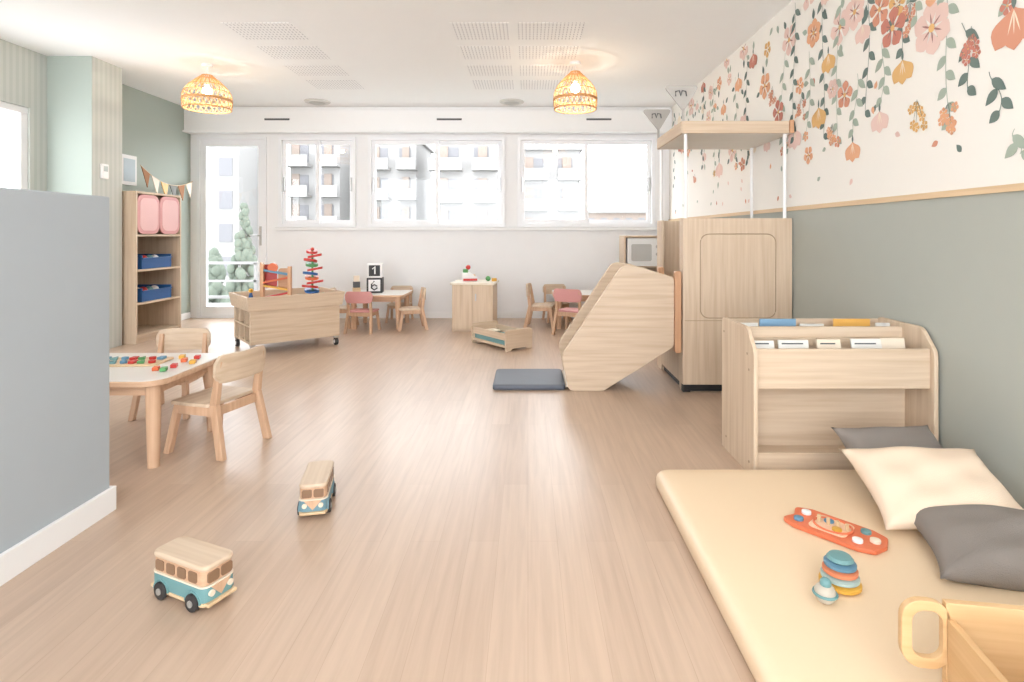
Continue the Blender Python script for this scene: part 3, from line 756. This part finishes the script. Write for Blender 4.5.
c.box('canopy_bracket', tx1-.03, tx1+.0, ty0-.03, ty0-.015, 1.80, 1.89, oakd('z'), .003)
FIN = paint('fin_grey_beige', (180, 176, 170), .7)
for k, (xx, yy) in enumerate(((1.06, ty0-.01), (1.06, ty1-.06))):
    c.prism('corner_fin_%d' % k, rpoly([(xx+.02, 1.95), (xx+.13, 2.13), (xx-.12, 2.13)], [.01, .02, .02]), 'y', yy, yy+.014, FIN, .002)
    c.tube('fin_letter_%d' % k, [(xx-.035, yy-.003, 2.055), (xx-.035, yy-.003, 2.09), (xx-.01, yy-.003, 2.095), (xx, yy-.003, 2.06), (xx+.01, yy-.003, 2.095), (xx+.035, yy-.003, 2.09), (xx+.04, yy-.003, 2.055)], .005, DGREY)
    c.box('fin_stem_%d' % k, xx+.012, xx+.028, yy, yy+.014, 1.885, 1.97, FIN)

# ---- bookcase
c = R('childrens_bookcase')
bx0, bx1, by0, by1 = 1.01, 1.838, 2.545, 2.965
sp = rpoly([(by0, 0), (by1, 0), (by1, .67), (by0+.09, .67), (by0, .57)], [.01, .0, .03, .07, .06], 8)
c.prism('side_left', sp, 'x', bx0, bx0+.02, oak('z'), .003); c.prism('side_right', sp, 'x', bx1-.02, bx1, oak('z'), .003)
xa, xb = bx0+.02, bx1-.02
c.box('bottom', xa, xb, by0+.02, by1, .06, .08, oak('x')); c.box('front_lip', xa, xb, by0+.015, by0+.033, 0, .115, oak('x'), .002)
c.box('inner_back', xa, xb, by0+.20, by0+.215, .08, .60, oak('x')); c.box('back', xa, xb, by1-.015, by1, 0, .66, oak('x'), .002)
c.box('front_rail', xa, xb, by0+.025, by0+.042, .40, .58, oak('x'), .003)
c.box('rail_shelf', xa, xb, by0+.042, by0+.20, .40, .415, oak('x'))
c.box('back_rail', xa, xb, by0+.215, by0+.232, .50, .65, oak('x'), .003)
c.box('back_shelf', xa, xb, by0+.232, by1-.015, .42, .435, oak('x'))
for k, (yy, zz) in enumerate(((2.60, .06), (2.60, .48), (2.62, .55), (2.90, .07), (2.93, .6))):
    c.cyl('screw_cap_%d' % k, (bx0-.002, yy, zz), (bx0, yy, zz), .006, GRV, n=12)
bk = R('picture_books')
PAPER = paint('book_cover_white', (226, 224, 218), .5)
for k, xx in enumerate((1.07, 1.20, 1.38, 1.54, 1.68)):
    w_ = .11+.03*(k % 2); m = (PAPER, PAPER, CREAM, PAPER, CREAM)[k]
    bk.bm('front_book_%d' % k, lambda b: b_prism(b, [(by0+.07, .417), (by0+.078, .417), (by0+.125, .600+.003*k), (by0+.117, .600+.003*k)], 'x', xx-.03, xx-.03+w_), m)
    bk.bm('title_%d' % k, lambda b: b_prism(b, [(by0+.1105, .585), (by0+.112, .585), (by0+.1135, .591), (by0+.112, .591)], 'x', xx-.015, xx-.055+w_), DGREY)
for k, (xx, w_, m) in enumerate(((1.06, .09, PAPER), (1.16, .18, paint('book_blue', (120, 156, 184), .5)), (1.36, .12, PAPER), (1.53, .18, paint('book_mustard', (220, 168, 84), .5)), (1.74, .07, PAPER))):
    bk.box('back_book_%d' % k, xx, xx+w_, by0+.30, by0+.31, .437, (.655, .675, .65, .675, .655)[k], m)

# ---- floor mat
single('play_mat', lambda b: b_pad(b, .553, 1.842, .45, 2.50, .05, [(.014, 0), (.004, .006), (0, .016), (0, .048), (.003, .058), (.010, .067), (.022, .074), (.04, .078), (.08, .080), (.2, .081)]), MATC, True)

# ---- cushions
def cushion(x, y, z, w, d, h, rot, mat):
    b = bmesh.new(); n = 30; G = {}
    for s in (1, -1):
        for i_ in range(n+1):
            for j in range(n+1):
                u = -1+2*i_/n; v = -1+2*j/n
                if s == -1 and (i_ in (0, n) or j in (0, n)): G[(s, i_, j)] = G[(1, i_, j)]; continue
                pin = 1-.10*(1-abs(v)**2.5)*abs(u)**3
                pin2 = 1-.10*(1-abs(u)**2.5)*abs(v)**3
                e = max(0, (1-u**4))*max(0, (1-v**4))
                zz = s*h/2*(e**.6)*(1+.06*math.sin(7*u+3*v)+.06*math.sin(9*v-4*u)+.07*math.sin(5*u*v+2))
                G[(s, i_, j)] = b.verts.new((u*w/2*pin, v*d/2*pin2, zz))
        for i_ in range(n):
            for j in range(n):
                q = [G[(s, i_, j)], G[(s, i_+1, j)], G[(s, i_+1, j+1)], G[(s, i_, j+1)]]
                b.faces.new(q if s == 1 else q[::-1])
    o = mkobj('cushion', b, mat, True)
    o.location = (x, y, z); o.rotation_euler = [math.radians(a) for a in rot]
    return o
CG = paint('linen_charcoal', (138, 130, 124), .9, .06, .35, 350); CP = paint('linen_peach', (236, 214, 190), .85, .03, .3, 350)
cushion(1.53, 2.33, .180, .44, .32, .10, (34, 0, 4), CG)
cushion(1.46, 2.05, .190, .50, .38, .12, (22, -2, -6), CP)
cushion(1.51, 1.74, .142, .56, .38, .12, (5, -4, -17), CG)

# ---- toys on mat
c = R('wooden_rattle_board_toy', (1.045, 1.95, .082), -48)
RED2 = paint('coral_red', (220, 116, 78), .45)
c.prism('board', rpoly([(-.15, -.055), (-.10, -.08), (.10, -.08), (.15, -.06), (.165, 0), (.15, .06), (.10, .08), (-.10, .08), (-.15, .055), (-.13, 0)], .02), 'z', 0, .014, RED2, .003)
c.prism('face_panel', rrect(-.065, .055, -.055, .055, .02), 'z', .014, .018, paint('skin_peach', (236, 196, 166), .5), .001)
for k, (xx, yy, m) in enumerate(((-.10, .03, WHITE), (-.10, -.035, BLUEG), (.09, .04, TEAL), (.09, -.04, WHITE), (-.02, .02, BLUEG), (.02, -.02, YELLOW), (.13, 0, CREAM))):
    c.cyl('disc_%d' % k, (xx, yy, .013), (xx, yy, .024), .016, m, bev=.002)
c.tube('groove_loop', [(.0+.06*math.cos(a*math.pi/12), .05*math.sin(a*math.pi/12), .019) for a in range(24)], .004, RED2, closed=True)
for k in range(4): c.cyl('peg_%d' % k, (-.045+.03*k, .0, .014), (-.045+.03*k, .0, .04), .006, ply('z'))
c = R('stacking_rings_toy', (.905, 1.65, .082))
z = 0
for k, (r_, m) in enumerate(((.056, YELLOW), (.051, paint('mint', (166, 188, 184), .5)), (.047, paint('salmon', (222, 134, 96), .5)), (.043, paint('pastel_blue', (96, 136, 158), .5)))):
    c.lathe('ring_%d' % k, [(0, z), (r_-.01, z), (r_, z+.005), (r_, z+.013), (r_-.01, z+.018), (0, z+.018)], (0, 0, 0), m); z += .018
c.lathe('knob', [(0, z), (.028, z), (.036, z+.006), (.03, z+.014), (0, z+.018)], (0, 0, 0), TEAL)
c = R('toy_ball_rattle', (.82, 1.57, .082))
c.sph('ball', (0, 0, .028), .028, paint('rattle_beige', (186, 178, 164), .5)); c.tube('band', [(.029*math.cos(a*math.pi/12), .029*math.sin(a*math.pi/12), .028) for a in range(24)], .004, TEAL, closed=True)
c.sph('cap', (0, -.002, .056), .015, TEAL)

# wooden doll cradle bottom right
c = R('wooden_doll_cradle', (.905, 1.265, .082), -9)
hz = .205
CPLY = wood('cradle_ply_', (214, 178, 132), (202, 162, 116), 'x')
CPLY2 = wood('cradle_ply_', (214, 178, 132), (202, 162, 116), 'y')
def sidepanel(part, yy):
    c.prism(part, rpoly([(.018, 0), (.62, 0), (.62, hz), (.018, hz)], [0, .02, .03, 0]), 'y', yy-.009, yy+.009, CPLY, .002)
    o = rrect(-.072, .03, .055, hz, .042, 8); i_ = rrect(-.050, .012, .078, hz-.022, .026, 8)
    c.ring(part+'_handle', o, i_, 'y', yy-.009, yy+.009, CPLY, .002)
sidepanel('back_panel', 0); sidepanel('front_panel', -.30)
c.box('end_panel', .02, .036, -.291, -.009, .0, .17, CPLY2, .002); c.box('end_panel_far', .58, .596, -.291, -.009, 0, .17, CPLY2, .002)
c.box('bottom', .036, .58, -.291, -.009, .01, .022, CPLY)

# ---- toy buses
def bus(x, y, rz, col):
    c = R('wooden_toy_bus', (x, y, 0), rz)
    L, Wd = .120, .053
    c.prism('chassis', rrect(-L, L, -Wd, Wd, .02), 'z', .018, .028, ply('x'), .002)
    c.prism('lower_body', rrect(-L, L, -Wd, Wd, .024), 'z', .028, .072, col, .004)
    c.prism('belt_line', rrect(-L-.001, L+.001, -Wd-.001, Wd+.001, .024), 'z', .072, .077, CREAM, .001)
    c.prism('upper_body', rrect(-L+.003, L-.004, -Wd+.003, Wd-.003, .022), 'z', .077, .120, beech('x'), .003)
    c.prism('roof', rrect(-L, L, -Wd, Wd, .024), 'z', .118, .135, oak('x'), .007, 3)
    for s in (-1, 1):
        for k in range(4):
            xx = -.098+k*.049
            c.prism('side_window_%d_%d' % (k, s), rrect(xx, xx+.037, .083, .114, .007), 'y', s*(Wd-.003), s*(Wd-.0005), WINBROWN)
        for k, xx in enumerate((-.070, .070)):
            c.cyl('wheel_%d_%d' % (k, s), (xx, s*(Wd-.008), .026), (xx, s*(Wd+.008), .026), .026, DARK, bev=.003)
            c.cyl('hub_%d_%d' % (k, s), (xx, s*(Wd+.006), .026), (xx, s*(Wd+.011), .026), .010, paint('hub_grey', (150, 146, 140), .5))
            c.ring('fender_%d_%d' % (k, s), [(xx+.034*math.cos(math.pi*q/12), .026+.034*math.sin(math.pi*q/12)) for q in range(13)], [(xx+.029*math.cos(math.pi*q/12), .026+.029*math.sin(math.pi*q/12)) for q in range(13)], 'y', s*(Wd-.002), s*(Wd+.003), col)
        c.prism('windshield_%d' % s, rrect(min(s*.003, s*.040), max(s*.003, s*.040), .083, .114, .007), 'x', L-.006, L-.001, WINBROWN)
        c.cyl('headlight_%d' % s, (L-.004, s*.030, .054), (L+.005, s*.030, .054), .009, CREAM)
    c.prism('front_v', [(-.032, .072), (.032, .072), (0, .036)], 'x', L-.001, L+.0025, beech('z'))
    c.box('front_bumper', L-.008, L+.010, -.048, .048, .020, .030, ply('y'), .003)
    c.box('rear_bumper', -L-.010, -L+.006, -.048, .048, .020, .030, ply('y'), .003)
bus(-1.02, 1.735, -24, TEAL)
bus(-.855, 2.31, -78, paint('steel_blue', (110, 144, 156), .5))

# ------------------------------------------------------------------ light
wd = bpy.data.worlds.new('World'); sc.world = wd; wd.use_nodes = True
bg = wd.node_tree.nodes['Background']
bg.inputs['Color'].default_value = (0.94, 0.97, 1.0, 1); bg.inputs['Strength'].default_value = 7.3

cam = bpy.data.cameras.new('camera'); cam.lens = 20; cam.sensor_width = 36; cam.sensor_fit = 'HORIZONTAL'
cam.shift_x = -16/1024; cam.shift_y = -107/1024; cam.clip_start = .02; cam.clip_end = 500
co = bpy.data.objects.new('camera', cam); sc.collection.objects.link(co); co.location = (0, 0, 1.1); co.rotation_euler = (math.pi/2, 0, 0)
sc.camera = co
